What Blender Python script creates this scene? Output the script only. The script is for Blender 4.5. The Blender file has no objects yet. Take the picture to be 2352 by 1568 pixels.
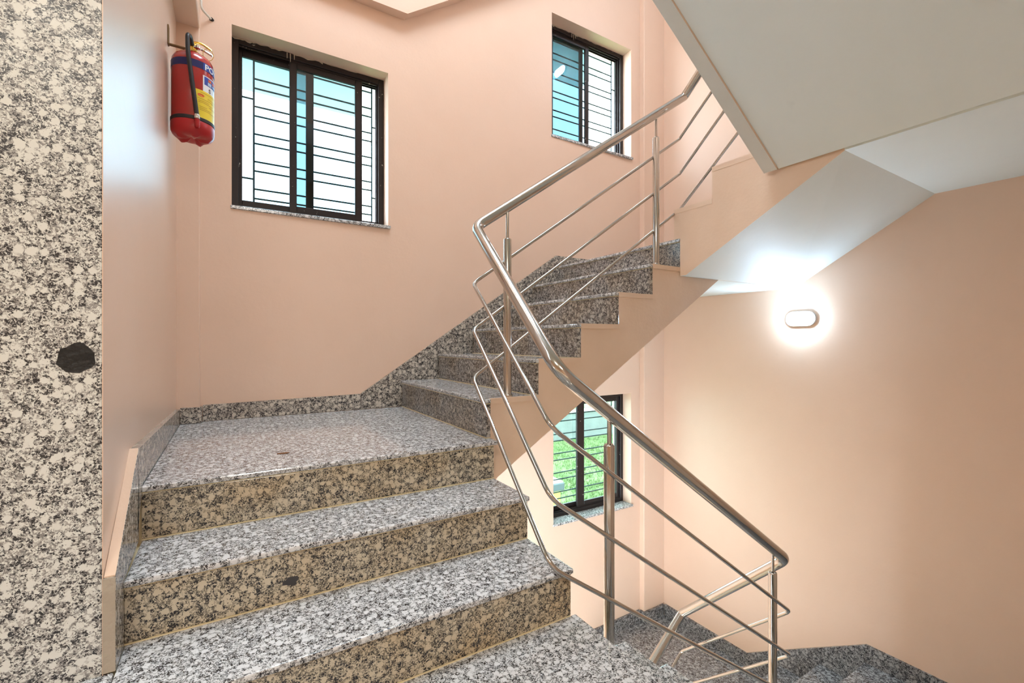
import bpy, bmesh, math, random
from mathutils import Vector, Matrix
random.seed(7)
D = bpy.data
SC = bpy.context.scene
COL = SC.collection
R = math.radians

# ------------------------------------------------------------------ camera
cam = D.cameras.new('camera'); camo = D.objects.new('camera', cam); COL.objects.link(camo)
cam.sensor_width = 36.0; cam.sensor_fit = 'HORIZONTAL'
cam.lens = 36.0 * 1057.5 / 2352.0
cam.clip_start = 0.02
camo.location = (0, 0, 0.8987)
camo.rotation_euler = (R(90), 0, R(-31.39))
SC.camera = camo

# ------------------------------------------------------------------ world, lights, exposure
world = D.worlds.new('sky'); SC.world = world; world.use_nodes = True
bg = world.node_tree.nodes['Background']
bg.inputs['Color'].default_value = (0.78, 0.90, 1.0, 1); bg.inputs['Strength'].default_value = 17.0

def lamp(name, loc, rot, size, sizey, power, color):
    l = D.lights.new(name, 'AREA'); l.shape = 'RECTANGLE'; l.size = size; l.size_y = sizey
    l.energy = power; l.color = color
    o = D.objects.new(name, l); COL.objects.link(o); o.location = loc; o.rotation_euler = rot
    return o
# added fill lights, unseen, under the lobby ceiling behind the camera
lamp('lobby_fill', (-0.9, -1.0, 2.78), (0, 0, 0), 0.6, 0.6, 44, (1.0, 0.95, 0.86))
lamp('lobby_fill', (0.3, -2.2, 2.78), (0, 0, 0), 0.6, 0.6, 44, (1.0, 0.95, 0.86))

vs = SC.view_settings
SC.display_settings.display_device = 'sRGB'
vs.view_transform = 'Standard'; vs.look = 'None'; vs.exposure = -0.10; vs.gamma = 1.0; vs.use_curve_mapping = False

# ------------------------------------------------------------------ materials
def newmat(name):
    m = D.materials.new(name); m.use_nodes = True
    nt = m.node_tree; nt.nodes.clear()
    out = nt.nodes.new('ShaderNodeOutputMaterial')
    b = nt.nodes.new('ShaderNodeBsdfPrincipled')
    nt.links.new(b.outputs[0], out.inputs[0])
    return m, nt, b, out
def N(nt, t, **kw):
    n = nt.nodes.new(t)
    for k, v in kw.items():
        if k in n.inputs: n.inputs[k].default_value = v
        else: setattr(n, k, v)
    return n
def L(nt, a, b): nt.links.new(a, b)
def ramp(nt, fac, stops, interp='LINEAR'):
    r = N(nt, 'ShaderNodeValToRGB'); cr = r.color_ramp; cr.interpolation = interp
    while len(cr.elements) < len(stops): cr.elements.new(0.5)
    for e, (p, c) in zip(cr.elements, stops):
        e.position = p; e.color = (c[0], c[1], c[2], 1) if not isinstance(c, float) else (c, c, c, 1)
    L(nt, fac, r.inputs[0]); return r
def mixc(nt, fac, a, b, mode='MIX'):
    m = N(nt, 'ShaderNodeMix'); m.data_type = 'RGBA'; m.blend_type = mode
    if isinstance(fac, float): m.inputs[0].default_value = fac
    else: L(nt, fac, m.inputs[0])
    for v, i in ((a, 6), (b, 7)):
        if isinstance(v, tuple): m.inputs[i].default_value = (*v, 1)
        else: L(nt, v, m.inputs[i])
    return m.outputs[2]
def plain(name, col, rough=0.5, metal=0.0, **kw):
    m, nt, b, out = newmat(name)
    b.inputs['Base Color'].default_value = (*col, 1); b.inputs['Roughness'].default_value = rough
    b.inputs['Metallic'].default_value = metal
    for k, v in kw.items(): b.inputs[k].default_value = v
    return m
def coords(nt, rnd=False):
    g = N(nt, 'ShaderNodeTexCoord')
    if not rnd: return g.outputs['Object']
    oi = N(nt, 'ShaderNodeObjectInfo')
    mul = N(nt, 'ShaderNodeVectorMath', operation='SCALE'); mul.inputs[0].default_value = (13.7, 7.3, 29.1)
    L(nt, oi.outputs['Random'], mul.inputs['Scale'])
    add = N(nt, 'ShaderNodeVectorMath', operation='ADD')
    L(nt, g.outputs['Object'], add.inputs[0]); L(nt, mul.outputs[0], add.inputs[1])
    return add.outputs[0]

def paint(name, col, rough=0.45, mott=0.05, bump=0.04, spec=0.5, coat=0.0):
    m, nt, b, out = newmat(name)
    c = coords(nt)
    n1 = N(nt, 'ShaderNodeTexNoise', Scale=2.3, Detail=5.0, Roughness=0.6); L(nt, c, n1.inputs['Vector'])
    d = tuple(max(0, v - mott) for v in col); u = tuple(min(1, v + mott * .6) for v in col)
    r = ramp(nt, n1.outputs[0], [(0.3, d), (0.7, u)])
    n3 = N(nt, 'ShaderNodeTexNoise', Scale=9.0, Detail=3.0); L(nt, c, n3.inputs['Vector'])
    r3 = ramp(nt, n3.outputs[0], [(0.70, 0.0), (0.80, 0.12)])
    L(nt, mixc(nt, r3.outputs[0], r.outputs[0], tuple(v * .7 for v in col)), b.inputs['Base Color'])
    n2 = N(nt, 'ShaderNodeTexNoise', Scale=60.0, Detail=3.0); L(nt, c, n2.inputs['Vector'])
    n4 = N(nt, 'ShaderNodeTexNoise', Scale=5.0, Detail=2.0); L(nt, c, n4.inputs['Vector'])
    ad = N(nt, 'ShaderNodeMath', operation='MULTIPLY_ADD'); ad.inputs[1].default_value = 6.0
    L(nt, n4.outputs[0], ad.inputs[0]); L(nt, n2.outputs[0], ad.inputs[2])
    bp = N(nt, 'ShaderNodeBump', Strength=bump, Distance=0.02); L(nt, ad.outputs[0], bp.inputs['Height'])
    L(nt, bp.outputs[0], b.inputs['Normal'])
    b.inputs['Roughness'].default_value = rough
    b.inputs['Specular IOR Level'].default_value = spec
    if coat: b.inputs['Coat Weight'].default_value = coat; b.inputs['Coat Roughness'].default_value = 0.36
    return m

def granite(name, light, mid, tint=(1, 1, 1), rough=0.22, stain=0.0, dark=0.0, sc=1.0):
    m, nt, b, out = newmat(name)
    c = coords(nt, True)
    # warped coordinates give the crystals ragged outlines
    w = N(nt, 'ShaderNodeTexNoise', Scale=110.0 * sc, Detail=4.0, Roughness=0.65); L(nt, c, w.inputs['Vector'])
    ws = N(nt, 'ShaderNodeVectorMath', operation='MULTIPLY_ADD'); ws.inputs[1].default_value = (0.013, 0.013, 0.013)
    L(nt, w.outputs['Color'], ws.inputs[0]); L(nt, c, ws.inputs[2])
    vo = N(nt, 'ShaderNodeTexVoronoi', Scale=46.0 * sc); L(nt, ws.outputs[0], vo.inputs['Vector'])
    big = ramp(nt, vo.outputs['Distance'], [(0.38, 1.0), (0.50, 0.0)])
    sx = N(nt, 'ShaderNodeSeparateColor'); L(nt, vo.outputs['Color'], sx.inputs[0])
    sel = ramp(nt, sx.outputs[0], [(0.55, 0.0), (0.60, 1.0)])
    fm = N(nt, 'ShaderNodeMath', operation='MULTIPLY'); L(nt, big.outputs[0], fm.inputs[0]); L(nt, sel.outputs[0], fm.inputs[1])
    # ground mass of small pale and grey grains
    v2 = N(nt, 'ShaderNodeTexVoronoi', Scale=210.0 * sc); L(nt, ws.outputs[0], v2.inputs['Vector'])
    s2 = N(nt, 'ShaderNodeSeparateColor'); L(nt, v2.outputs['Color'], s2.inputs[0])
    base = ramp(nt, s2.outputs[0], [(0.0, tuple(v * .62 for v in mid)), (0.25, mid), (0.55, light), (1.0, tuple(min(1, v * 1.1) for v in light))])
    c1 = mixc(nt, fm.outputs[0], base.outputs[0], tuple(min(1, v * 1.05) for v in light))
    # black mica flecks, clustered, kept out of the large feldspar crystals
    n2 = N(nt, 'ShaderNodeTexNoise', Scale=230.0 * sc, Detail=3.0, Roughness=0.6, Distortion=0.5); L(nt, ws.outputs[0], n2.inputs['Vector'])
    n3 = N(nt, 'ShaderNodeTexNoise', Scale=60.0 * sc, Detail=3.0); L(nt, c, n3.inputs['Vector'])
    a = N(nt, 'ShaderNodeMath', operation='MULTIPLY_ADD'); a.inputs[1].default_value = 0.5
    L(nt, n3.outputs[0], a.inputs[0]); L(nt, n2.outputs[0], a.inputs[2])
    a2 = N(nt, 'ShaderNodeMath', operation='MULTIPLY_ADD'); a2.inputs[1].default_value = -0.15
    L(nt, fm.outputs[0], a2.inputs[0]); L(nt, a.outputs[0], a2.inputs[2])
    bl = ramp(nt, a2.outputs[0], [(0.770 - dark, 0.0), (0.815 - dark, 1.0)])
    c2 = mixc(nt, bl.outputs[0], c1, (0.020, 0.020, 0.026))
    if stain:
        n5 = N(nt, 'ShaderNodeTexNoise', Scale=4.0, Detail=4.0); L(nt, c, n5.inputs['Vector'])
        st = ramp(nt, n5.outputs[0], [(0.42, 0.0), (0.62, stain)])
        c2 = mixc(nt, st.outputs[0], c2, (0.80, 0.56, 0.26), 'MULTIPLY')
    c3 = mixc(nt, 1.0, c2, tint, 'MULTIPLY')
    L(nt, c3, b.inputs['Base Color'])
    n6 = N(nt, 'ShaderNodeTexNoise', Scale=14.0, Detail=3.0); L(nt, c, n6.inputs['Vector'])
    rr = N(nt, 'ShaderNodeMapRange'); rr.inputs[3].default_value = rough * .75; rr.inputs[4].default_value = rough * 1.35
    L(nt, n6.outputs[0], rr.inputs[0]); L(nt, rr.outputs[0], b.inputs['Roughness'])
    b.inputs['Specular IOR Level'].default_value = 0.55
    return m

M = {}
M['peach'] = paint('peach_wall_paint', (0.82, 0.60, 0.465), 0.42, 0.015, 0.03)
M['peach_gloss'] = paint('peach_gloss_paint', (0.82, 0.60, 0.465), 0.40, 0.015, 0.03, coat=1.0)
M['peach_side'] = paint('peach_stringer_paint', (0.80, 0.60, 0.45), 0.5, 0.05, 0.05)
M['white'] = paint('white_soffit_paint', (0.82, 0.88, 0.87), 0.6, 0.015, 0.03)
M['lip'] = paint('stained_plaster_lip', (0.72, 0.71, 0.66), 0.7, 0.06, 0.05)
M['grout'] = paint('cream_grout', (0.86, 0.74, 0.48), 0.8, 0.1, 0.1)
M['mortar'] = paint('grey_mortar', (0.50, 0.44, 0.36), 0.9, 0.08, 0.3)
M['tread'] = granite('pale_grey_granite', (0.70, 0.71, 0.72), (0.38, 0.385, 0.39), rough=0.10, sc=1.22)
M['riser'] = granite('warm_lit_granite', (0.62, 0.555, 0.43), (0.33, 0.29, 0.22), stain=0.45, rough=0.16, dark=0.012, sc=1.15)  # warm foreground light put into the tan; yellow staining is the stone's own
M['riser_shaded'] = granite('shaded_riser_granite', (0.50, 0.48, 0.45), (0.24, 0.22, 0.21), rough=0.15, dark=0.02, stain=0.35, sc=1.15)  # browner, darker riser copy; shade on these flights painted into its colour
M['skirt'] = granite('skirting_granite', (0.58, 0.53, 0.46), (0.28, 0.25, 0.22), rough=0.15, dark=0.02)
M['tread_shaded'] = granite('shaded_tread_granite', (0.40, 0.42, 0.45), (0.20, 0.205, 0.22), rough=0.14, dark=0.012)  # darker copy of the tread stone; dimness of the lower landing painted in
M['skirt_shaded'] = granite('shaded_skirting_granite', (0.34, 0.34, 0.35), (0.16, 0.16, 0.165), rough=0.18, dark=0.02)  # skirting stone darkened so its colour carries the shade at the lower landing
M['cladding'] = granite('cream_granite_cladding', (0.78, 0.80, 0.77), (0.42, 0.41, 0.40), rough=0.36, sc=1.15)
def steel():
    m, nt, b, out = newmat('polished_stainless_steel')
    c = coords(nt)
    n = N(nt, 'ShaderNodeTexNoise', Scale=30.0, Detail=3.0); L(nt, c, n.inputs['Vector'])
    rr = N(nt, 'ShaderNodeMapRange'); rr.inputs[3].default_value = 0.08; rr.inputs[4].default_value = 0.2
    L(nt, n.outputs[0], rr.inputs[0]); L(nt, rr.outputs[0], b.inputs['Roughness'])
    b.inputs['Base Color'].default_value = (0.50, 0.48, 0.45, 1); b.inputs['Metallic'].default_value = 1.0
    return m
M['steel'] = steel()
def frame_mat():
    m, nt, b, out = newmat('dark_brown_aluminium')
    c = coords(nt, True)
    n = N(nt, 'ShaderNodeTexNoise', Scale=32.0, Detail=5.0, Roughness=0.7); L(nt, c, n.inputs['Vector'])
    r = ramp(nt, n.outputs[0], [(0.66, (0.022, 0.016, 0.016)), (0.70, (0.42, 0.38, 0.33))])
    L(nt, r.outputs[0], b.inputs['Base Color'])
    b.inputs['Specular IOR Level'].default_value = 0.3
    r2 = ramp(nt, n.outputs[0], [(0.64, 0.35), (0.68, 0.8)]); L(nt, r2.outputs[0], b.inputs['Roughness'])
    return m
M['frame'] = frame_mat()
def glass(name, tint):
    m, nt, b, out = newmat(name)
    nt.nodes.remove(b)
    t = N(nt, 'ShaderNodeBsdfTransparent'); t.inputs[0].default_value = (*tint, 1)
    g = N(nt, 'ShaderNodeBsdfGlossy'); g.inputs['Roughness'].default_value = 0.02
    gm = N(nt, 'ShaderNodeNewGeometry')
    ir = N(nt, 'ShaderNodeMapRange'); ir.inputs[3].default_value = 1.5; ir.inputs[4].default_value = 1 / 1.5
    L(nt, gm.outputs['Backfacing'], ir.inputs[0])
    f = N(nt, 'ShaderNodeFresnel'); L(nt, ir.outputs[0], f.inputs['IOR'])
    mx = N(nt, 'ShaderNodeMixShader'); L(nt, f.outputs[0], mx.inputs[0]); L(nt, t.outputs[0], mx.inputs[1]); L(nt, g.outputs[0], mx.inputs[2])
    L(nt, mx.outputs[0], out.inputs[0]); return m
M['glass'] = glass('tinted_window_glass', (0.46, 0.57, 0.61))
M['glass_clear'] = glass('pale_window_glass', (0.70, 0.80, 0.76))
M['bar'] = plain('dark_green_grille_paint', (0.03, 0.08, 0.09), 0.5)
M['black'] = plain('black_rubber', (0.012, 0.012, 0.016), 0.45)
M['hole'] = paint('black_patch', (0.012, 0.011, 0.011), 0.6, 0.008, 0.4)
M['red'] = plain('red_enamel', (0.42, 0.008, 0.010), 0.22, 0.0, **{'Coat Weight': 0.6})
M['redplastic'] = plain('red_plastic', (0.42, 0.008, 0.012), 0.3)
M['blue'] = plain('blue_print', (0.012, 0.05, 0.36), 0.35)
M['navy'] = plain('navy_band', (0.008, 0.012, 0.12), 0.35)
M['yellow'] = plain('yellow_label', (0.86, 0.66, 0.04), 0.35)
M['wprint'] = plain('white_print', (0.82, 0.84, 0.88), 0.35)
M['oprint'] = plain('orange_print', (0.80, 0.16, 0.03), 0.4)
M['tprint'] = plain('brown_print', (0.55, 0.33, 0.03), 0.4)
M['brass'] = plain('brass', (0.78, 0.52, 0.12), 0.25, 1.0)
M['chrome'] = plain('chrome', (0.7, 0.7, 0.68), 0.12, 1.0)
M['rust'] = plain('rusty_steel', (0.22, 0.13, 0.05), 0.6, 0.4)
M['pvc'] = plain('white_pvc', (0.75, 0.72, 0.65), 0.35)
M['plastic'] = plain('white_plastic', (0.80, 0.86, 0.90), 0.35)
M['leaf'] = plain('brown_leaf', (0.16, 0.06, 0.012), 0.7)
def emis(name, col, s):
    m, nt, b, out = newmat(name)
    b.inputs['Base Color'].default_value = (*col, 1)
    b.inputs['Emission Color'].default_value = (*col, 1); b.inputs['Emission Strength'].default_value = s
    return m
M['led'] = emis('lit_led_diffuser', (0.55, 0.77, 1.0), 230.0)
M['tube'] = emis('lit_tube', (0.95, 0.97, 1.0), 14.0)

# ------------------------------------------------------------------ helpers
WORLD = {}
def top(name, loc, label=None, cat=None, group=None, kind=None):
    o = D.objects.new(name, None); COL.objects.link(o); o.location = loc; o.empty_display_size = .1
    WORLD[o.name] = Vector(loc)
    tag(o, label, cat, group, kind); return o
def tag(o, label=None, cat=None, group=None, kind=None):
    if label: o['label'] = label
    if cat: o['category'] = cat
    if group: o['group'] = group
    if kind: o['kind'] = kind
    return o
def obj(name, bm, mats, parent=None, smooth=False, origin=None, label=None):
    """link a bmesh given in world coordinates as one mesh object with a local origin"""
    if not isinstance(mats, (list, tuple)): mats = [mats]
    vs_ = [v.co for v in bm.verts]
    if origin is None:
        lo = [min(v[i] for v in vs_) for i in range(3)]; hi = [max(v[i] for v in vs_) for i in range(3)]
        origin = Vector(((lo[0] + hi[0]) / 2, (lo[1] + hi[1]) / 2, lo[2]))
    origin = Vector(origin)
    bmesh.ops.translate(bm, verts=bm.verts, vec=-origin)
    if smooth:
        for f in bm.faces: f.smooth = True
        for e in bm.edges:
            if len(e.link_faces) == 2 and e.calc_face_angle() > R(40): e.smooth = False
    me = D.meshes.new(name); bm.to_mesh(me); bm.free()
    for m in mats: me.materials.append(m)
    o = D.objects.new(name, me); COL.objects.link(o)
    WORLD[o.name] = origin
    if parent is not None:
        o.parent = parent; o.location = origin - WORLD[parent.name]
    else: o.location = origin
    if label: o['label'] = label
    return o
def box(bm, lo, hi, mi=0, bev=0.0, seg=2):
    x0, y0, z0 = lo; x1, y1, z1 = hi
    v = [bm.verts.new(p) for p in ((x0, y0, z0), (x1, y0, z0), (x1, y1, z0), (x0, y1, z0), (x0, y0, z1), (x1, y0, z1), (x1, y1, z1), (x0, y1, z1))]
    fs = [bm.faces.new([v[i] for i in q]) for q in ((3, 2, 1, 0), (4, 5, 6, 7), (0, 1, 5, 4), (2, 3, 7, 6), (1, 2, 6, 5), (3, 0, 4, 7))]
    for f in fs: f.material_index = mi
    if bev:
        es = list({e for f in fs for e in f.edges})
        r = bmesh.ops.bevel(bm, geom=es, offset=bev, segments=seg, affect='EDGES', profile=0.5)
        for f in r['faces']: f.material_index = mi
    return v
def boxbm(lo, hi, bev=0.0, seg=2):
    bm = bmesh.new(); box(bm, lo, hi, 0, bev, seg); return bm
def prism(bm, pts, vec, mis=None, mi=0, caps=(None, None)):
    """polygon pts (3D) extruded along vec; mis = material per side edge"""
    a = [bm.verts.new(p) for p in pts]; b = [bm.verts.new(Vector(p) + Vector(vec)) for p in pts]
    n = len(pts)
    f0 = bm.faces.new(a[::-1]); f1 = bm.faces.new(b)
    f0.material_index = caps[0] if caps[0] is not None else mi
    f1.material_index = caps[1] if caps[1] is not None else mi
    for i in range(n):
        f = bm.faces.new((a[i], a[(i + 1) % n], b[(i + 1) % n], b[i]))
        f.material_index = mis[i] if mis else mi
    bmesh.ops.recalc_face_normals(bm, faces=bm.faces)
    return a, b
def fillet(pts, r, n=7):
    pts = [Vector(p) for p in pts]; out = [pts[0]]
    for i in range(1, len(pts) - 1):
        p = pts[i]; a = (pts[i - 1] - p); b = (pts[i + 1] - p)
        t = min(r, a.length * .45, b.length * .45)
        A = p + a.normalized() * t; B = p + b.normalized() * t
        for k in range(n + 1):
            s = k / n; out.append((1 - s) ** 2 * A + 2 * s * (1 - s) * p + s * s * B)
    out.append(pts[-1]); return out
def tube(bm, pts, rad, seg=14, mi=0, cap=True):
    pts = [Vector(p) for p in pts]; n = len(pts)
    rads = rad if isinstance(rad, (list, tuple)) else [rad] * n
    T = [((pts[min(i + 1, n - 1)] - pts[max(i - 1, 0)]).normalized()) for i in range(n)]
    up = Vector((0, 0, 1)) if abs(T[0].z) < .9 else Vector((1, 0, 0))
    u = (up - T[0] * up.dot(T[0])).normalized(); rings = []
    for i in range(n):
        u = (u - T[i] * u.dot(T[i])).normalized(); w = T[i].cross(u)
        rings.append([bm.verts.new(pts[i] + (u * math.cos(2 * math.pi * k / seg) + w * math.sin(2 * math.pi * k / seg)) * rads[i]) for k in range(seg)])
    for i in range(n - 1):
        for k in range(seg):
            f = bm.faces.new((rings[i][k], rings[i][(k + 1) % seg], rings[i + 1][(k + 1) % seg], rings[i + 1][k])); f.material_index = mi
    if cap:
        f = bm.faces.new(rings[0][::-1]); f.material_index = mi; f = bm.faces.new(rings[-1]); f.material_index = mi
    return rings
def lathe(bm, prof, c, seg=28, mi=0, lobe=None):
    """prof = list of (radius, z) around the vertical axis through c"""
    rings = []
    for (r, z) in prof:
        rings.append([bm.verts.new((c[0] + r * math.cos(2 * math.pi * k / seg), c[1] + r * math.sin(2 * math.pi * k / seg), c[2] + z + (lobe(r, 2 * math.pi * k / seg) if lobe else 0))) for k in range(seg)])
    for i in range(len(rings) - 1):
        for k in range(seg):
            f = bm.faces.new((rings[i][k], rings[i][(k + 1) % seg], rings[i + 1][(k + 1) % seg], rings[i + 1][k])); f.material_index = mi
    f = bm.faces.new(rings[0][::-1]); f.material_index = mi; f = bm.faces.new(rings[-1]); f.material_index = mi
    bmesh.ops.recalc_face_normals(bm, faces=bm.faces)
    return rings

# ------------------------------------------------------------------ key dimensions (metres), read off the photograph
H1 = 0.16; H2 = 0.1685
XL, XW, YA, G1 = 0.95, -0.24, 1.187, 0.258       # flight one: right end, left wall, first riser, going
X2, G2, YB = 0.941, 0.2532, 1.755                # windowed flight: first riser, going, well side
ZL = 3 * H1                                      # left landing
ZR = ZL + 6 * H2                                 # right landing (1.491)
XR, XRW = 2.2, 3.43                              # right flight: well side, right wall
G0 = 0.2212; X0 = 0.972                          # near flight going down to the right
ZN = -7 * H1                                     # near right landing
ZLOW = ZN - 3 * 0.168                            # lowest landing in view
FH = ZR - ZLOW                                   # storey height
ZB, ZT = -2.95, 5.0
def yw(x): return 2.92 + 0.0132 * (x + 0.2)      # back wall face
WIN = {1: (0.003, 0.860, 1.637, 2.619), 2: (2.171, 3.056, 2.540, 3.508), 3: (2.186, 3.057, -0.556, 0.436)}
WT = 0.23

# ------------------------------------------------------------------ walls
def back_wall():
    bm = bmesh.new()
    xs = sorted({-0.55, 3.75} | {w[0] for w in WIN.values()} | {w[1] for w in WIN.values()})
    zs = sorted({ZB, ZT} | {w[2] for w in WIN.values()} | {w[3] for w in WIN.values()})
    def hole(x, z): return any(w[0] < x < w[1] and w[2] < z < w[3] for w in WIN.values())
    vf = {}; 
    def V(i, j, t):
        k = (i, j, t)
        if k not in vf: vf[k] = bm.verts.new((xs[i], yw(xs[i]) + (WT if t else 0), zs[j]))
        return vf[k]
    solid = lambda i, j: 0 <= i < len(xs) - 1 and 0 <= j < len(zs) - 1 and not hole((xs[i] + xs[i + 1]) / 2, (zs[j] + zs[j + 1]) / 2)
    for i in range(len(xs) - 1):
        for j in range(len(zs) - 1):
            if not solid(i, j): continue
            bm.faces.new((V(i, j, 0), V(i + 1, j, 0), V(i + 1, j + 1, 0), V(i, j + 1, 0)))
            f = bm.faces.new((V(i, j + 1, 1), V(i + 1, j + 1, 1), V(i + 1, j, 1), V(i, j, 1))); f.material_index = 1
            for (di, dj, a, b) in ((-1, 0, (i, j), (i, j + 1)), (1, 0, (i + 1, j + 1), (i + 1, j)), (0, -1, (i + 1, j), (i, j)), (0, 1, (i, j + 1), (i + 1, j + 1))):
                if not solid(i + di, j + dj):
                    bm.faces.new((V(*a, 0), V(*b, 0), V(*b, 1), V(*a, 1)))
    bmesh.ops.recalc_face_normals(bm, faces=bm.faces)
    return tag(obj('wall_back', bm, [M['peach'], M['white']], origin=(1.5, 2.95, ZB)), kind='structure')
wallb = back_wall()
obj('pilaster', boxbm((-0.30, 2.868, ZB), (-0.139, 2.96, ZT), 0.004, 1), M['peach'], wallb)
obj('pilaster', boxbm((3.168, 2.913, ZB), (3.48, 3.0, ZT), 0.004, 1), M['peach'], wallb)
# beam under the upper landing and flight, drawn along the wall head
bm = bmesh.new()
prism(bm, [(-0.139, 2.865, 2.997), (0.965, 2.865, 2.997), (2.9, 2.865, 4.332), (2.9, 2.865, 4.9), (0.93, 2.865, 3.4), (-0.139, 2.865, 3.4)], (0, 0.085, 0))
obj('beam', bm, M['peach'], wallb)

bm = bmesh.new()
prism(bm, [(-0.2425, 1.3455, ZB), (-0.2365, 2.96, ZB), (-0.55, 2.96, ZB), (-0.55, 1.61, ZB), (-0.2443, 1.61, ZB), (-0.2443, 1.3455, ZB)], (0, 0, ZT - ZB))
walll = tag(obj('wall_left', bm, M['peach_gloss']), kind='structure')
obj('beam', boxbm((-0.30, 1.36, 2.513), (-0.139, 2.90, 2.95), 0.004, 1), M['peach'], walll)
# granite cladding on the wall end that faces the lift lobby
wallc = tag(obj('wall_lobby', boxbm((-4.0, 1.365, -0.2), (-0.2445, 1.6, ZT)), M['mortar']), kind='structure')
rng = random.Random(3)
for (xa, xb) in ((-0.85, -0.2445), (-1.46, -0.853), (-2.07, -1.463)):
    for (za, zb) in ((0.0, 2.2), (2.203, 3.2)):
        obj('granite_panel', boxbm((xa, 1.345, za), (xb, 1.366, zb), 0.0015, 1), M['cladding'], wallc)
# black patch in the cladding
bm = bmesh.new()
ring = []
for k in range(18):
    a = 2 * math.pi * k / 18; r = 0.0315 * (1 + rng.uniform(-.09, .09)) * (1.12 if k in (4, 5) else 1)
    ring.append((-0.2865 + r * math.cos(a), 1.3435, 0.862 + r * math.sin(a)))
prism(bm, ring, (0, 0.004, 0))
obj('patch', bm, M['hole'], wallc, label='black irregular round patch in the cladding')
wallr = tag(obj('wall_right', boxbm((XRW, -0.2, ZB), (XRW + 0.2, 3.2, ZT)), M['peach']), kind='structure')
walln = tag(obj('wall_near', boxbm((0.80, -0.2, ZB), (XRW + 0.1, 0.0, ZT)), M['peach']), kind='structure')
tag(obj('wall_upper', boxbm((-0.5, -0.2, 3.05), (0.80, 0.0, ZT)), M['peach']), kind='structure')
tag(obj('wall_upper_left', boxbm((-0.5, 0.0, 3.05), (-0.2445, 1.345, ZT)), M['peach']), kind='structure')
# lobby floor behind the camera is the landing itself; its ceiling is the slab of the next storey
tag(obj('floor', boxbm((-4.5, -0.5, ZB - 0.2), (4.2, 3.2, ZB)), M['mortar']), kind='structure')
lobc = tag(obj('ceiling_lobby', boxbm((-4.0, -4.0, 2.85), (0.95, 1.187, 3.05)), M['white']), kind='structure')
# roof of the stairwell, with an unseen opening added to let fill light in
bm = bmesh.new()
FILL_OPENING = (0.15, 1.75, 0.95, 2.25)
for lo, hi in (((-0.5, -0.2), (FILL_OPENING[0], 3.2)), ((FILL_OPENING[1], -0.2), (3.7, 3.2)), ((FILL_OPENING[0], -0.2), (FILL_OPENING[1], FILL_OPENING[2])), ((FILL_OPENING[0], FILL_OPENING[3]), (FILL_OPENING[1], 3.2))):
    box(bm, (*lo, ZT), (*hi, ZT + 0.15))
tag(obj('ceiling', bm, M['white']), kind='structure')
lobw = bmesh.new()
box(lobw, (-4.0, -4.2, 0.001), (0.95, -4.0, 2.849))
tag(obj('wall_lobby_back', lobw, M['peach']), kind='structure')
tag(obj('wall_lobby_right', boxbm((0.80, -4.0, 0.001), (0.95, -0.2, 2.849)), M['peach']), kind='structure')
tag(obj('wall_lobby_left', boxbm((-4.2, -4.0, 0.001), (-4.0, 1.36, 2.849)), M['peach']), kind='structure')

# ------------------------------------------------------------------ stairs
TT = 0.018   # slab thickness
GAP = 0.005  # grout gap
GRAN = 'stair flights'
def slab(name, lo, hi, mat, parent, bev=0.004):
    return obj(name, boxbm(lo, hi, bev, 2), mat, parent, smooth=False)
def body(parent, prof, axis, a, b, side, nstep):
    """concrete waist of a flight: prof = outline in (u, z); first nstep edges are step faces (grout), the rest soffit"""
    bm = bmesh.new()
    if axis == 'x': pts = [(u, a, z) for u, z in prof]; vec = (0, b - a, 0)
    else: pts = [(a, u, z) for u, z in prof]; vec = (b - a, 0, 0)
    mis = [1 if i < nstep else 2 for i in range(len(prof))]
    prism(bm, pts, vec, mis, caps=(0, 0))
    return obj('stringer', bm, [side, M['grout'], M['white']], parent)

# -- flight one: three risers up from the near landing to the left landing
f1 = top('stair_flight', (0.36, YA + .3, 0), 'three wide granite steps rising in the foreground beside the granite-clad pillar', 'stairs', GRAN)
prof = []
for k in range(3):
    prof += [(YA + k * G1, k * H1 - 0.03), (YA + k * G1, (k + 1) * H1 - TT)]
prof2 = [(YA + .02, -0.03), (YA + .02, H1 - TT), (YA + G1 + .02, H1 - TT), (YA + G1 + .02, 2 * H1 - TT), (YA + 2 * G1 + .02, 2 * H1 - TT), (YA + 2 * G1 + .02, 3 * H1 - TT)]
body(f1, prof2 + [(YA + 2 * G1 + .05, 0.24), (YA + .25, -0.14), (YA + .02, -0.14)], 'y', XW, XL - .004, M['peach_side'], 5)
ext = {0: -1.6, 1: -1.6}
for k in range(3):
    y0 = YA + k * G1; x0 = -0.222 if k else -1.6
    z0 = k * H1; z1 = (k + 1) * H1
    slab('riser', (x0, y0, z0 + .0035), (XL, y0 + .02, z1 - TT - GAP), M['riser'], f1, .002)
    obj('grout_line', boxbm((x0, y0 - .0008, z1 - TT - GAP), (XL - .002, y0 + .019, z1 - TT - .0004)), M['grout'], f1)
    obj('grout_line', boxbm((x0, y0 - .0016, z0 + .0003), (XL - .002, y0 + .019, z0 + .0035)), M['grout'], f1)
    if k < 2:
        # the lowest tread runs on to the left past the end of the wall
        if k == 0:
            slab('tread', (-0.222, y0 - .012, z1 - TT), (XL + .003, y0 + G1 + .02, z1), M['tread'], f1, .005)
            slab('tread', (-1.6, y0 - .012, z1 - TT), (-0.2235, 1.345, z1), M['tread'], f1, .005)
        else: slab('tread', (-0.222, y0 - .012, z1 - TT), (XL + .003, y0 + G1 + .02, z1), M['tread'], f1, .005)
bm = bmesh.new(); box(bm, (-1.6, YA + .02, -.03), (XW, 1.36, H1 - TT)); obj('stringer', bm, M['grout'], f1)

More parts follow.
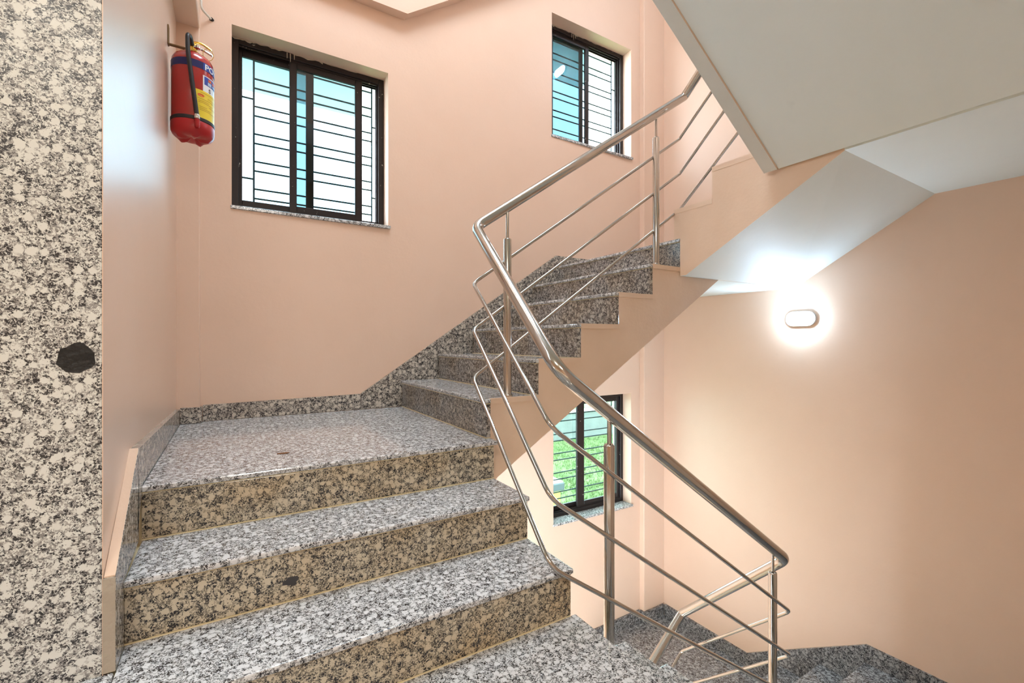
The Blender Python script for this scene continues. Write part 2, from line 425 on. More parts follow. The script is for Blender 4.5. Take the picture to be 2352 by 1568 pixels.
# dark inclusion in the middle riser
bm = bmesh.new(); pr_ = random.Random(11); pts = []
for k in range(16):
    t = 2 * math.pi * k / 16; r = 1 + pr_.uniform(-.35, .25)
    pts.append((0.1450 + .021 * r * math.cos(t), YA + G1 - .0009, 0.2169 + .014 * r * math.sin(t)))
prism(bm, pts, (0, .0016, 0)); obj('inclusion', bm, plain('dark_inclusion', (.045, .042, .045), .4), f1, label='small dark speckled inclusion in the granite')

# -- left landing
lt = top('stair_landing', (0.3, 2.3, ZL), 'polished granite landing under the large left window, pinkish reflection on it', 'stair landing', 'stair landings')
yl = YA + 2 * G1
for (ya, yb, xb) in ((yl - .012, 2.62, 0.962), (2.6215, 2.905, 0.962)):
    slab('slab', (-0.222, ya, ZL - TT), (xb, yb, ZL), M['tread'], lt, .004)
bm = bmesh.new(); box(bm, (XW, yl + .0205, 0.27), (0.955, 2.915, ZL - TT), 0)
obj('landing_base', bm, M['white'], lt)

# -- windowed flight: six risers to the right along the back wall
f2 = top('stair_flight', (1.6, 2.3, ZL), 'granite flight climbing to the right along the back wall, peach painted side', 'stairs', GRAN)
prof = [(X2 + .02, ZL - .02)]
for k in range(6):
    prof += [(X2 + k * G2 + .02, ZL + (k + 1) * H2 - TT)]
    if k < 5: prof += [(X2 + (k + 1) * G2 + .02, ZL + (k + 1) * H2 - TT)]
ns = len(prof) - 1
prof += [(2.557, ZR - TT), (2.557, 1.275), (1.0, 0.306), (X2 + .02, 0.27)]
body(f2, prof, 'x', YB + .001, 2.90, M['peach_side'], ns)
for k in range(6):
    x0 = X2 + k * G2; z0 = ZL + k * H2; z1 = z0 + H2
    slab('riser', (x0, YB - .001, z0 + .003), (x0 + .02, 2.905, z1 - TT - GAP * .6), M['riser_shaded'], f2, .0015)
    obj('grout_line', boxbm((x0 - .0006, YB, z1 - TT - GAP * .6), (x0 + .019, 2.904, z1 - TT - .0004)), M['grout'], f2)
    obj('grout_line', boxbm((x0 - .0016, YB, z0 + .0003), (x0 + .019, 2.904, z0 + .003)), M['grout'], f2)
    if k < 5: slab('tread', (x0 - .008, YB - .002, z1 - TT), (x0 + G2 + .018, 2.905, z1), M['tread'], f2, .005)
# peach plaster fillets closing the grout at the well side
for k in range(5):
    x0 = X2 + k * G2; z1 = ZL + (k + 1) * H2
    obj('plaster_edge', boxbm((x0 + .0205, YB - .0028, z1 - TT - .004), (x0 + G2 + .0205, YB + .012, z1 + .0022)), M['peach_side'], f2)

# -- right upper landing
rt = top('stair_landing', (2.8, 2.3, ZR), 'upper corner landing above the wall lamp, white underside', 'stair landing', 'stair landings')
slab('slab', (X2 + 5 * G2 - .008, YB, ZR - TT), (XRW - .02, 2.90, ZR), M['tread'], rt, .004)
bm = bmesh.new()
prism(bm, [(2.24, YB + .001, 1.275), (XRW, YB + .001, 1.279), (XRW, 2.95, 1.283), (2.24, 2.95, 1.275)], (0, 0, ZR - TT - 1.283), mis=[1, 0, 0, 0], caps=(0, 0))
obj('landing_base', bm, [M['white'], M['peach_side']], rt)

# -- right flight: three risers up towards the camera, seen from below
f3 = top('stair_flight', (2.8, 1.4, ZR), 'flight above the wall lamp coming towards the camera, bluish white underside', 'stairs', GRAN)
ZN2 = ZR + 3 * H2; Y3 = 1.795; G3 = 0.248
bm = bmesh.new()
prof = [(1.7535, ZR - .0005), (Y3, ZR + .0005)]
for k in range(3):
    prof += [(Y3 - k * G3, ZR + (k + 1) * H2 - TT)]
    if k < 2: prof += [(Y3 - (k + 1) * G3, ZR + (k + 1) * H2 - TT)]
    else: prof += [(0.92, ZR + 3 * H2 - TT)]
ns = len(prof) - 1
a = [bm.verts.new((XR, y, z)) for y, z in prof + [(0.922, 1.701), (1.714, 1.275), (1.7535, 1.275)]]
b = [bm.verts.new((XRW, y, z)) for y, z in prof + [(0.985, 1.742), (1.7530, 1.279), (1.7535, 1.280)]]
n = len(a)
f = bm.faces.new(a); f.material_index = 0; f = bm.faces.new(b[::-1]); f.material_index = 0
for i in range(n):
    f = bm.faces.new((a[i], b[i], b[(i + 1) % n], a[(i + 1) % n])); f.material_index = 1 if i < ns else 2
bmesh.ops.recalc_face_normals(bm, faces=bm.faces)
obj('stringer', bm, [M['peach_side'], M['grout'], M['white']], f3)
for k in range(3):
    y0 = Y3 - k * G3; z0 = ZR + k * H2; z1 = z0 + H2
    slab('riser', (XR + .039, y0, z0 + .002), (XRW - .02, y0 + .018, z1 - TT - GAP), M['riser_shaded'], f3, .002)
    if k < 2: slab('tread', (XR + .04, y0 - G3 + .0185, z1 - TT + .001), (XRW - .02, y0 + .03, z1 + .001), M['tread'], f3, .004)
    obj('curb', boxbm((XR - .0012, y0 - (G3 if k < 2 else .85), z1 - TT - .004), (XR + .038, y0 + .0012, z1 + .004)), M['peach_side'], f3)

# -- near right upper landing
nt_ = top('stair_landing', (2.8, .45, ZN2), 'flat white underside of the landing at the right edge, beyond the grey soffit', 'stair landing', 'stair landings')
slab('slab', (XR + .04, 0.0, ZN2 - TT), (XRW - .02, 1.298 + .03, ZN2), M['tread'], nt_, .004)
bm = bmesh.new()
a = [bm.verts.new(p) for p in ((2.196, 0.0, 1.700), (2.196, 0.922, 1.701), (XRW, 0.985, 1.742), (XRW, 0.0, 1.735))]
b = [bm.verts.new((v.co.x, v.co.y, ZN2 - TT - .002)) for v in a]
bm.faces.new(a); bm.faces.new(b[::-1])
for i in range(4): bm.faces.new((a[i], b[i], b[(i + 1) % 4], a[(i + 1) % 4]))
bmesh.ops.recalc_face_normals(bm, faces=bm.faces)
obj('landing_base', bm, M['white'], nt_)

# -- overhead flight (next storey's near flight), its grey underside fills the top right
f0u = top('stair_flight', (1.6, .6, 2.2), 'large plain grey underside of the flight overhead at the upper right', 'stairs', GRAN)
YE = 1.25
bm = bmesh.new()
sl = (2.234 - 1.708) / (2.173 - 1.409)
zs0 = 1.706 + sl * (2.185 - 0.972)
prof = []
for k in range(7):
    prof += [(X0 + (6 - k) * G0, ZN2 + k * H1 - .03), (X0 + (6 - k) * G0, ZN2 + (k + 1) * H1 - TT)]
prof = [(2.185, 1.706), (2.30, 1.75), (2.30, ZN2 - TT)]
for k in range(7):
    prof += [(X0 + (6 - k) * G0, ZN2 + k * H1 - TT), (X0 + (6 - k) * G0, ZN2 + (k + 1) * H1 - TT)]
prof += [(0.85, FH - TT), (0.85, zs0 + sl * .122)]
bm = bmesh.new()
prism(bm, [(u, 0.0, z) for u, z in prof], (0, YE - .062, 0), mis=[2] * (len(prof) - 1) + [0], mi=1, caps=(1, 1))
obj('stringer', bm, [M['white'], M['peach_side'], M['grout']], f0u)
# lip along the well edge
bm = bmesh.new()
lipx = [(2.172, 1.704), (2.172, 1.86), (0.86, zs0 + sl * .112 + .16), (0.86, zs0 + sl * .112 - .005)]
prism(bm, [(x, YE - .0615, z - .004) for x, z in lipx], (0, .0615, 0), caps=(1, 1), mi=0)
obj('edge_lip', bm, [M['lip'], M['peach_side']], f0u, label='stained plaster lip along the edge')
for k in range(7):
    x1 = X0 + (6 - k) * G0
    slab('riser', (x1 - .018, 0.02, ZN2 + k * H1 + .002), (x1, 1.18, ZN2 + (k + 1) * H1 - TT - GAP), M['riser_shaded'], f0u, .002)
    if k < 6: slab('tread', (x1 - G0, 0.02, ZN2 + (k + 1) * H1 - TT + .001), (x1 + .012, 1.185, ZN2 + (k + 1) * H1 + .001), M['tread'], f0u, .004)

# -- near landing the camera stands over
n0 = top('stair_landing', (0.3, 0.5, 0), 'pale granite floor at the bottom edge in front of the lowest step', 'stair landing', 'stair landings')
slab('slab', (-0.24, 0.0, -TT), (X0, YA + .003, 0), M['tread'], n0, .004)
slab('slab', (-1.6, 0.0, -TT), (-0.2415, YA + .003, 0), M['tread'], n0, .004)
slab('slab', (-1.6, -1.6, -TT), (0.80, -0.002, 0), M['tread'], n0, .004)
bm = bmesh.new(); box(bm, (-4.0, -4.0, -.24), (0.94, YA + .02, -TT)); obj('landing_base', bm, M['grout'], n0)

# -- near flight going down to the right
f0 = top('stair_flight', (1.6, .6, ZN), 'pale granite steps dropping to the right behind the tall railing post', 'stairs', GRAN)
prof = [(0.93, -TT), (X0 - .012, -TT)]
for k in range(7):
    x = X0 + k * G0 - .012
    prof += [(x, -(k + 1) * H1 - TT)]
    if k < 6: prof += [(x + G0, -(k + 1) * H1 - TT)]
ns = len(prof) - 1
prof += [(2.5, ZN - TT), (2.5, ZN - .22), (2.2, ZN - .2), (0.93, -0.24)]
body(f0, prof, 'x', 0.0, 1.178, M['peach_side'], ns)
for k in range(7):
    x = X0 + k * G0
    slab('riser', (x - .03, 0.02, -(k + 1) * H1 + .0015), (x - .011, 1.181, -k * H1 - TT - GAP), M['riser'], f0, .002)
    if k < 6: slab('tread', (x - .03, 0.02, -(k + 1) * H1 - TT), (x + G0, 1.185, -(k + 1) * H1), M['tread'], f0, .005)

# -- near right landing below
nl = top('stair_landing', (2.9, .6, ZN), 'shade-tinted granite landing tile at the bottom right edge, highest in its corner', 'stair landing', 'stair landings')
slab('slab', (2.27, 0.0, ZN - TT), (XRW - .02, 1.318, ZN), M['tread_shaded'], nl, .004)
bm = bmesh.new(); box(bm, (2.29, 0.0, ZN - .22), (XRW, 1.30, ZN - TT)); obj('landing_base', bm, M['white'], nl)

# -- flight going from the lowest landing up towards the camera
fm = top('stair_flight', (2.8, 1.6, ZLOW), 'short granite steps by the right wall at the bottom right', 'stairs', GRAN)
HM = 0.168
ys = [1.844, 1.582, 1.318]
prof = [(1.844 - .012, ZLOW - .02), (1.844 - .012, ZLOW + HM - TT), (1.582 - .012, ZLOW + HM - TT), (1.582 - .012, ZLOW + 2 * HM - TT), (1.306, ZLOW + 2 * HM - TT), (1.306, ZN - TT)]
body(fm, prof + [(1.2, ZN - TT), (1.2, ZN - .22), (1.7, ZLOW - .2), (1.832, ZLOW - .2)], 'y', XR + .002, XRW - .001, M['peach_side'], 5)
for k in range(3):
    slab('riser', (XR, ys[k] - .03, ZLOW + k * HM + .002), (XRW - .02, ys[k] - .011, ZLOW + (k + 1) * HM - TT - GAP), M['riser_shaded'], fm, .002)
    if k < 2: slab('tread', (XR - .004, ys[k + 1] - .03, ZLOW + (k + 1) * HM - TT), (XRW - .02, ys[k], ZLOW + (k + 1) * HM), M['tread_shaded'], fm, .004)

# -- lowest landing
ll = top('stair_landing', (2.8, 2.4, ZLOW), 'shade-tinted granite corner landing below the lower window, behind the railing', 'stair landing', 'stair landings')
slab('slab', (2.19, 1.82, ZLOW - TT), (2.80, 2.95, ZLOW), M['tread_shaded'], ll, .004)
slab('slab', (2.8015, 1.82, ZLOW - TT), (3.415, 2.95, ZLOW), M['tread_shaded'], ll, .004)
bm = bmesh.new(); box(bm, (2.21, 1.76, ZLOW - .22), (XRW, 2.95, ZLOW - TT)); obj('landing_base', bm, [M['grout']], ll)

# -- flight further down along the back wall
fd = top('stair_flight', (1.6, 2.3, ZLOW - 6 * H2), 'lowest granite flight dropping to the left under the lower window', 'stairs', GRAN)
prof = [(2.207, ZLOW - TT)]
prof = []
for k in range(6):
    x = 2.22 - k * G2
    prof += [(x, ZLOW - k * H2 - TT), (x, ZLOW - (k + 1) * H2 - TT)]
ns = len(prof)
prof += [(0.72, ZLOW - 6 * H2 - TT), (0.72, ZLOW - 6 * H2 - .22), (1.0, ZLOW - 6 * H2 - .22), (2.22, ZLOW - .24)]
body(fd, prof, 'x', YB, 2.93, M['peach_side'], ns)
for k in range(6):
    x = 2.207 - k * G2
    slab('riser', (x, YB, ZLOW - (k + 1) * H2 + .002), (x + .02, 2.93, ZLOW - k * H2 - TT - GAP), M['riser_shaded'], fd, .002)
    slab('tread', (x - G2 - .008, YB, ZLOW - (k + 1) * H2 - TT), (x + .018, 2.93, ZLOW - (k + 1) * H2), M['tread'], fd, .004)

# ------------------------------------------------------------------ granite skirting
def poly_y(name, pts, y, t, mat, parent, y1=None):
    """upright slab in the xz plane; y may differ at each point through a function"""
    bm = bmesh.new()
    a = [bm.verts.new((x, (y(x) if callable(y) else y), z)) for x, z in pts]
    b = [bm.verts.new((v.co.x, v.co.y + t, v.co.z)) for v in a]
    n = len(a); bm.faces.new(a); bm.faces.new(b[::-1])
    for i in range(n): bm.faces.new((a[i], b[i], b[(i + 1) % n], a[(i + 1) % n]))
    bmesh.ops.recalc_face_normals(bm, faces=bm.faces)
    return obj(name, bm, mat, parent)
ysk = lambda x: yw(x) - 0.02
bb = top('baseboard_back', (1.0, 2.9, ZL), kind='structure')
slab('granite_piece', (-0.22, 2.846, ZL + .0015), (-0.131, 2.868, ZL + .082), M['skirt'], bb, .002)
slab('granite_piece', (-0.1385, 2.8465, ZL + .0015), (-0.1285, 2.9, ZL + .082), M['skirt'], bb, .002)
poly_y('granite_piece', [(-0.126, ZL + .001), (0.682, ZL + .001), (0.682, ZL + .095), (-0.126, ZL + .085)], ysk, .02, M['skirt'], bb)
def zline(x): return ZL + .095 + (x - 0.684) * (1.577 - 0.575) / (2.199 - 0.684)
segs = [0.684, 1.19, 1.70, 2.199]
for i in range(3):
    xa, xb = segs[i] + (.0015 if i else 0.001), segs[i + 1]
    za = lambda x: max(ZL + .001, ZL + (int((x - X2) / G2) + 1 if x > X2 else 0) * H2 - .02)
    poly_y('granite_piece', [(xa, max(ZL + .001, zline(xa) - .30)), (xb, zline(xb) - .30), (xb, zline(xb)), (xa, zline(xa))] if i else
           [(xa, ZL + .001), (X2 + .03, ZL + .001), (xb, zline(xb) - .30), (xb, zline(xb)), (xa, zline(xa))], ysk, .019, M['skirt'], bb)
poly_y('granite_piece', [(2.2005, ZR - .28), (2.24, ZR - .28), (2.24, ZR - .03), (3.166, ZR - .03), (3.166, ZR + .088), (2.2005, ZR + .088)], ysk, .019, M['skirt'], bb)
slab('granite_piece', (3.15, 2.893, ZR), (3.41, 2.912, ZR + .088), M['skirt'], bb, .002)
# lower landing pieces
bl = top('baseboard_lower', (2.8, 2.9, ZLOW), kind='structure')
poly_y('granite_piece', [(2.2, ZLOW + .001), (3.150, ZLOW + .001), (3.150, ZLOW + .10), (2.2, ZLOW + .10)], ysk, .019, M['skirt_shaded'], bl)
slab('granite_piece', (3.151, 2.893, ZLOW + .001), (3.167, 2.95, ZLOW + .10), M['skirt_shaded'], bl, .002)
slab('granite_piece', (3.169, 2.893, ZLOW + .001), (3.409, 2.913, ZLOW + .10), M['skirt_shaded'], bl, .002)
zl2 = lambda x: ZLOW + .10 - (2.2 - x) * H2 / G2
poly_y('granite_piece', [(1.2, zl2(1.2) - .30), (2.198, ZLOW - .20), (2.198, ZLOW + .10), (1.2, zl2(1.2))], ysk, .019, M['skirt_shaded'], bl)
# right wall
br = top('baseboard_right', (3.42, 2.0, ZLOW), kind='structure')
def poly_x(name, pts, x, t, mat, parent):
    bm = bmesh.new(); prism(bm, [(x, y, z) for y, z in pts], (t, 0, 0)); return obj(name, bm, mat, parent)
poly_x('granite_piece', [(2.892, ZLOW + .001), (2.892, ZLOW + .10), (2.113, ZLOW + .10), (2.113, ZLOW + .001)], 3.41, .02, M['skirt_shaded'], br)
poly_x('granite_piece', [(2.1115, ZLOW + .001), (2.1115, ZLOW + .10), (1.716, ZLOW + .10 + .257), (1.716, ZLOW + .02), (1.86, ZLOW + .001)], 3.41, .02, M['skirt_shaded'], br)
poly_x('granite_piece', [(1.7145, ZLOW + .02), (1.7145, ZLOW + .358), (1.318, ZN + .107), (1.318, ZN - .2)], 3.41, .02, M['skirt_shaded'], br)
poly_x('granite_piece', [(1.3165, ZN - .2), (1.3165, ZN + .107), (0.3, ZN + .107), (0.3, ZN - .2)], 3.41, .02, M['skirt_shaded'], br)
# left wall: runs down beside the first flight and stops with a raw mortar edge
bl2 = top('baseboard_left', (-0.23, 2.0, ZL), kind='structure')
poly_x('granite_piece', [(2.846, ZL + .001), (2.846, ZL + .078), (1.649, ZL + .118), (1.63, 0.36), (1.72, ZL + .001)], -0.242, .021, M['skirt'], bl2)
poly_x('granite_piece', [(1.6485, ZL + .117), (1.347, 0.372), (1.347, H1 + .001), (1.44, H1 + .001), (1.44, 2 * H1), (1.6485, 2 * H1 + .02)], -0.242, .021, M['skirt'], bl2)
bm = bmesh.new(); box(bm, (-0.2435, 1.3445, H1 + .0005), (-0.2215, 1.3475, 0.371))
obj('mortar_edge', bm, M['mortar'], bl2)
poly_x('painted_top', [(1.6485, ZL + .1172), (1.6485, ZL + .1202), (1.347, 0.3752), (1.347, 0.3722)], -0.2415, .0195, M['peach_side'], bl2)

# ------------------------------------------------------------------ windows
def window(n, sashes, glassm, tiltsill=0.0):
    x0, x1, z0, z1 = WIN[n]
    yf = (yw(x0) + yw(x1)) / 2 + 0.105
    w = top('window_%d' % n, ((x0 + x1) / 2, yf, z0), kind='structure')
    ft = 0.034
    bm = bmesh.new()
    for lo, hi in (((x0, yf, z0), (x0 + ft, yf + .075, z1)), ((x1 - ft, yf, z0), (x1, yf + .075, z1)),
                   ((x0 + ft, yf, z1 - ft), (x1 - ft, yf + .075, z1)), ((x0 + ft, yf, z0), (x1 - ft, yf + .075, z0 + ft))):
        box(bm, lo, hi, 0, .002, 1)
    obj('frame', bm, M['frame'], w)
    bm = bmesh.new()   # sliding tracks on sill and head
    for yy in (.012, .037, .062):
        box(bm, (x0 + ft, yf + yy - .0015, z0 + ft), (x1 - ft, yf + yy + .0015, z0 + ft + .010))
        box(bm, (x0 + ft, yf + yy - .0015, z1 - ft - .010), (x1 - ft, yf + yy + .0015, z1 - ft))
    for yy in (.025, .05):
        box(bm, (x1 - ft - .010, yf + yy - .0015, z0 + ft), (x1 - ft, yf + yy + .0015, z1 - ft))
    obj('track', bm, M['frame'], w)
    for (a, b, lane, wl, wr) in sashes:
        ya = yf + (.014 if lane == 0 else .040); yb = ya + .020
        za, zb = z0 + ft + .003, z1 - ft - .003
        rb = .040
        bm = bmesh.new()
        for lo, hi in (((a, ya, za), (a + wl, yb, zb)), ((b - wr, ya, za), (b, yb, zb)), ((a + wl, ya, za), (b - wr, yb, za + rb)), ((a + wl, ya, zb - rb), (b - wr, yb, zb))):
            box(bm, lo, hi, 0, .002, 1)
        s = obj('sash', bm, M['frame'], w)
        obj('pane', boxbm((a + wl - .004, ya + .008, za + rb - .004), (b - wr + .004, ya + .012, zb - rb + .004)), glassm, s)
    rs = random.Random(n)
    for (ua, ub, zz, hh) in ((0.0, .12, z1, .010), (.12, .30, z1, .006), (.36, .56, z1, .008), (.56, .80, z1, .006)):
        bm = bmesh.new(); pts = [(x0 + ua * (x1 - x0), yf - .0015, zz), (x0 + ub * (x1 - x0), yf - .0015, zz)]
        for k in range(9):
            t = 1 - k / 8; pts.append((x0 + (ua + (ub - ua) * t) * (x1 - x0), yf - .0015, zz - hh * rs.uniform(.25, 1.6)))
        prism(bm, pts, (0, .002, 0)); obj('plaster_smear', bm, M['mortar'], w)
    for xx, ll in ((.325, .034), (.345, .050), (.37, .030)):
        bm = bmesh.new(); xq = x0 + xx * (x1 - x0)
        prism(bm, [(xq, yf - .0015, z1 - .004), (xq + .006, yf - .0015, z1 - .004), (xq + .005, yf - .0015, z1 - ll), (xq + .002, yf - .0015, z1 - ll - .006)], (0, .002, 0)); obj('plaster_smear', bm, M['mortar'], w)
    # granite sill
    slab('sill', (x0 - .006, (yw(x0) + yw(x1)) / 2 - .012, z0 - .018), (x1 + .012, yf + .002, z0 + .002), M['tread'], w, .004)
    # security grille outside
    yg = yf + .095; H = z1 - z0
    xa, xb = x0 + .112, x1 - .055
    def bar(p, q, r=.0056):
        bm = bmesh.new(); tube(bm, [p, q], r, 8); obj('grille_bar', bm, M['bar'], w, smooth=True)
    for k in range(5):
        for dz in (.110, .166):
            z = z0 + (dz + .1635 * k) * H / .982
            bar((xa, yg, z), (xb, yg, z))
    bar((xa, yg, z1 - .055), (xb, yg, z1 - .055))
    bar((xa, yg, z0 - .02), (xa, yg, z1 + .02)); bar((xb, yg, z0 - .02), (xb, yg, z1 + .02))
    for f in (.228, .71):
        bar((x0 + .01, yg, z0 + f * H), (xa, yg, z0 + f * H)); bar((xb, yg, z0 + f * H), (x1 - .01, yg, z0 + f * H))
    bar((x0 + .012, yg, z0 - .02), (x0 + .012, yg, z1 + .02)); bar((x1 - .012, yg, z0 - .02), (x1 - .012, yg, z1 + .02))
    return w
window(1, [(0.037, 0.437, 1, .018, .044), (0.299, 0.724, 0, .040, .044)], M['glass'])
window(2, [(2.205, 2.615, 1, .03, .034), (2.245, 2.662, 0, .03, .040)], M['glass'])
window(3, [(2.22, 2.615, 1, .034, .044), (2.530, 3.023, 0, .080, .034)], M['glass_clear'])
# sunshade slabs outside the two upper windows
for n in (1, 2):
    x0, x1, z0, z1 = WIN[n]
    tag(obj('sunshade', boxbm((x0 - .25, yw(x0) + WT, z1 + .03), (x1 + .05, yw(x0) + WT + .55, z1 + .11)), M['white']), kind='structure')

# ------------------------------------------------------------------ railing
P = lambda x, y, z: Vector((x, y, z))
rail = top('stair_railing', (0.95, 1.2, 0), 'polished stainless steel stair railing winding round the open well', 'railing')
hand = [P(2.25, 1.20, 2.816), P(2.25, 1.763, 2.322), P(0.911, 1.80, 1.399), P(0.872, 1.15, 0.806), P(2.175, 1.15, -0.100), P(2.232, 1.765, -0.676), P(1.15, 1.765, -1.53)]
bm = bmesh.new()
path = [hand[0]]
def fil(pts, rs):
    out = [Vector(pts[0])]
    for i in range(1, len(pts) - 1):
        seg = fillet([pts[i - 1], pts[i], pts[i + 1]], rs[i - 1], 9); out += seg[1:-1]
    out.append(Vector(pts[-1])); return out
tube(bm, fil(hand, [.012, .045, .075, .045, .02]), 0.0235, 22)
obj('handrail', bm, M['steel'], rail, smooth=True, label='thick round handrail')
mids = [
    [P(2.25, 1.20, 2.59), P(2.25, 1.800, 2.087), P(0.900, 1.80, 1.153), P(0.843, 1.15, 0.634), P(2.212, 1.15, -0.352), P(2.230, 1.765, -0.895), P(1.15, 1.765, -1.75)],
    [P(2.25, 1.20, 2.40), P(2.25, 1.797, 1.882), P(0.900, 1.80, 0.950), P(0.843, 1.15, 0.412), P(2.216, 1.15, -0.557), P(2.230, 1.765, -1.100), P(1.15, 1.765, -1.95)],
    [P(2.25, 1.20, 2.18), P(2.25, 1.797, 1.672), P(0.900, 1.80, 0.740), P(0.843, 1.15, 0.200), P(2.216, 1.15, -0.745), P(2.230, 1.765, -1.300), P(1.15, 1.765, -2.16)]]
for pts in mids:
    bm = bmesh.new(); tube(bm, fil(pts, [.012, .03, .05, .03, .02]), 0.0078, 12)
    obj('rail', bm, M['steel'], rail, smooth=True)
def post(x, y, zbase, ztube, zpin):
    bm = bmesh.new()
    lathe(bm, [(.0185, zbase), (.0185, ztube - .006), (.0165, ztube - .001), (.0150, ztube)], (x, y, 0), 20)
    p = obj('post', bm, M['steel'], rail, smooth=True)
    bm = bmesh.new(); lathe(bm, [(.0070, ztube - .01), (.0070, zpin)], (x, y, 0), 12); obj('pin', bm, M['steel'], p, smooth=True)
    bm = bmesh.new(); lathe(bm, [(.0235, zbase), (.0235, zbase + .010), (.0205, zbase + .015)], (x, y, 0), 20); obj('base_ring', bm, M['steel'], p, smooth=True)
post(1.068, 1.79, ZL + H2, 1.364, 1.500)
post(2.042, 1.79, ZL + 5 * H2, 2.046, 2.172)
post(1.104, 1.1715, -H1, 0.548, 0.642)
post(2.105, 1.1715, -6 * H1, -0.150, -0.052)

# ------------------------------------------------------------------ fire extinguisher
ex, ey, ez = -0.147, 2.52, 1.80
RX = 0.080
def arc_patch(bm, a0, a1, z0, z1, r, n=10, mi=0, skew=0):
    """curved label on the cylinder, angles measured from +x"""
    A = []; B = []
    for k in range(n + 1):
        a = a0 + (a1 - a0) * k / n
        A.append(bm.verts.new((ex + r * math.cos(a), ey + r * math.sin(a), z0))); B.append(bm.verts.new((ex + r * math.cos(a), ey + r * math.sin(a), z1)))
    for k in range(n):
        f = bm.faces.new((A[k], A[k + 1], B[k + 1], B[k])); f.material_index = mi
fe = top('fire_extinguisher', (ex, ey, ez), 'red powder fire extinguisher with yellow label hanging on the left wall', 'fire extinguisher')
bm = bmesh.new()
lathe(bm, [(.074, .050), (RX, .060), (RX, .335), (.078, .350), (.070, .366), (.055, .379), (.036, .386), (.024, .389), (.022, .398)], (ex, ey, ez), 40)
obj('cylinder', bm, M['red'], fe, smooth=True)
def lobes(r, a): return -.010 * max(0, math.cos(5 * a + .5)) ** 1.5 * (1 if .02 < r < .07 else 0)
bm = bmesh.new()
lathe(bm, [(.012, .014), (.03, .010), (.048, .009), (.060, .010), (.070, .014), (.077, .021), (.0815, .032), (.0825, .044), (.0825, .066), (.0805, .070)], (ex, ey, ez), 50, lobe=lobes)
obj('base_cup', bm, M['redplastic'], fe, smooth=True)
bm = bmesh.new(); lathe(bm, [(.0812, .070), (.083, .072), (.083, .084), (.0812, .086)], (ex, ey, ez), 40); obj('strap', bm, M['black'], fe, smooth=True)
bm = bmesh.new(); arc_patch(bm, -math.pi * .5, math.pi * 1.5, ez + .301, ez + .333, RX + .0008, 40); obj('band', bm, M['navy'], fe, smooth=True)
LA = -1.02   # label starts here, centre faces the room (+x)
bm = bmesh.new(); arc_patch(bm, LA, -LA, ez + .301, ez + .333, RX + .0014, 20)
lb = obj('title_label', bm, M['blue'], fe, smooth=True)
def arc_text(txt, a_start, zc, size, r, mat, parent):
    cu = D.curves.new('lettering', 'FONT'); cu.body = txt; cu.size = size; cu.extrude = 0.0002; cu.offset = size * .022; cu.resolution_u = 3
    to = D.objects.new('lettering_tmp', cu); COL.objects.link(to)
    bpy.context.view_layer.update()
    me = D.meshes.new_from_object(to.evaluated_get(bpy.context.evaluated_depsgraph_get()))
    D.objects.remove(to); D.curves.remove(cu)
    bm = bmesh.new(); bm.from_mesh(me); D.meshes.remove(me)
    for v in bm.verts:
        a = a_start + v.co.x * 1.12 / r; rr = r + v.co.z
        v.co = Vector((ex + rr * math.cos(a), ey + rr * math.sin(a), zc + v.co.y))
    return obj('lettering', bm, mat, parent)
arc_text('POWDER', LA + .06, ez + .3045, .0355, RX + .0022, M['wprint'], lb)
bm = bmesh.new(); arc_patch(bm, LA - .02, -LA + .02, ez + .205, ez + .278, RX + .0008, 20)
wl = obj('class_label', bm, M['wprint'], fe, smooth=True)
bm = bmesh.new()
arc_patch(bm, LA + .05, -LA - .05, ez + .238, ez + .274, RX + .0012, 20, 0)
obj('blue_field', bm, M['blue'], wl)
bm = bmesh.new(); arc_patch(bm, LA + .28, LA + .50, ez + .258, ez + .270, RX + .0016, 4); arc_patch(bm, LA + .6, LA + .82, ez + .256, ez + .268, RX + .0016, 4); obj('orange_mark', bm, M['oprint'], wl)
bm = bmesh.new(); arc_patch(bm, LA + .25, LA + .50, ez + .241, ez + .255, RX + .0016, 4); arc_patch(bm, LA + .6, LA + 1.0, ez + .246, ez + .252, RX + .0016, 4); obj('pale_mark', bm, plain('pale_blue_print', (.45, .58, .75), .4), wl)
arc_text('S', LA + .30, ez + .211, .024, RX + .0014, plain('grey_print', (.12, .12, .12), .4), wl)
bm = bmesh.new(); arc_patch(bm, LA - .42, -LA + .3, ez + .086, ez + .207, RX + .0012, 24)
yl_ = obj('instruction_label', bm, M['yellow'], fe, smooth=True)
bm = bmesh.new()
for zz, a0, a1 in ((.196, -.15, .9), (.178, .25, .95), (.168, -.30, 1.0), (.159, -.25, .35), (.152, -.25, .6), (.142, .3, .9), (.134, -.2, .2), (.126, -.2, .5), (.119, -.2, .8)):
    arc_patch(bm, LA + a0, LA + a1, ez + zz, ez + zz + .0022, RX + .0018, 8)
obj('print_line', bm, M['tprint'], yl_)
bm = bmesh.new()
ov = [bm.verts.new((ex + (RX + .002) * math.cos(LA - .12 + .17 * math.cos(t)), ey + (RX + .002) * math.sin(LA - .12 + .17 * math.cos(t)), ez + .184 + .0065 * math.sin(t))) for t in [2 * math.pi * k / 16 for k in range(16)]]
bm.faces.new(ov); obj('red_oval', bm, M['oprint'], yl_)
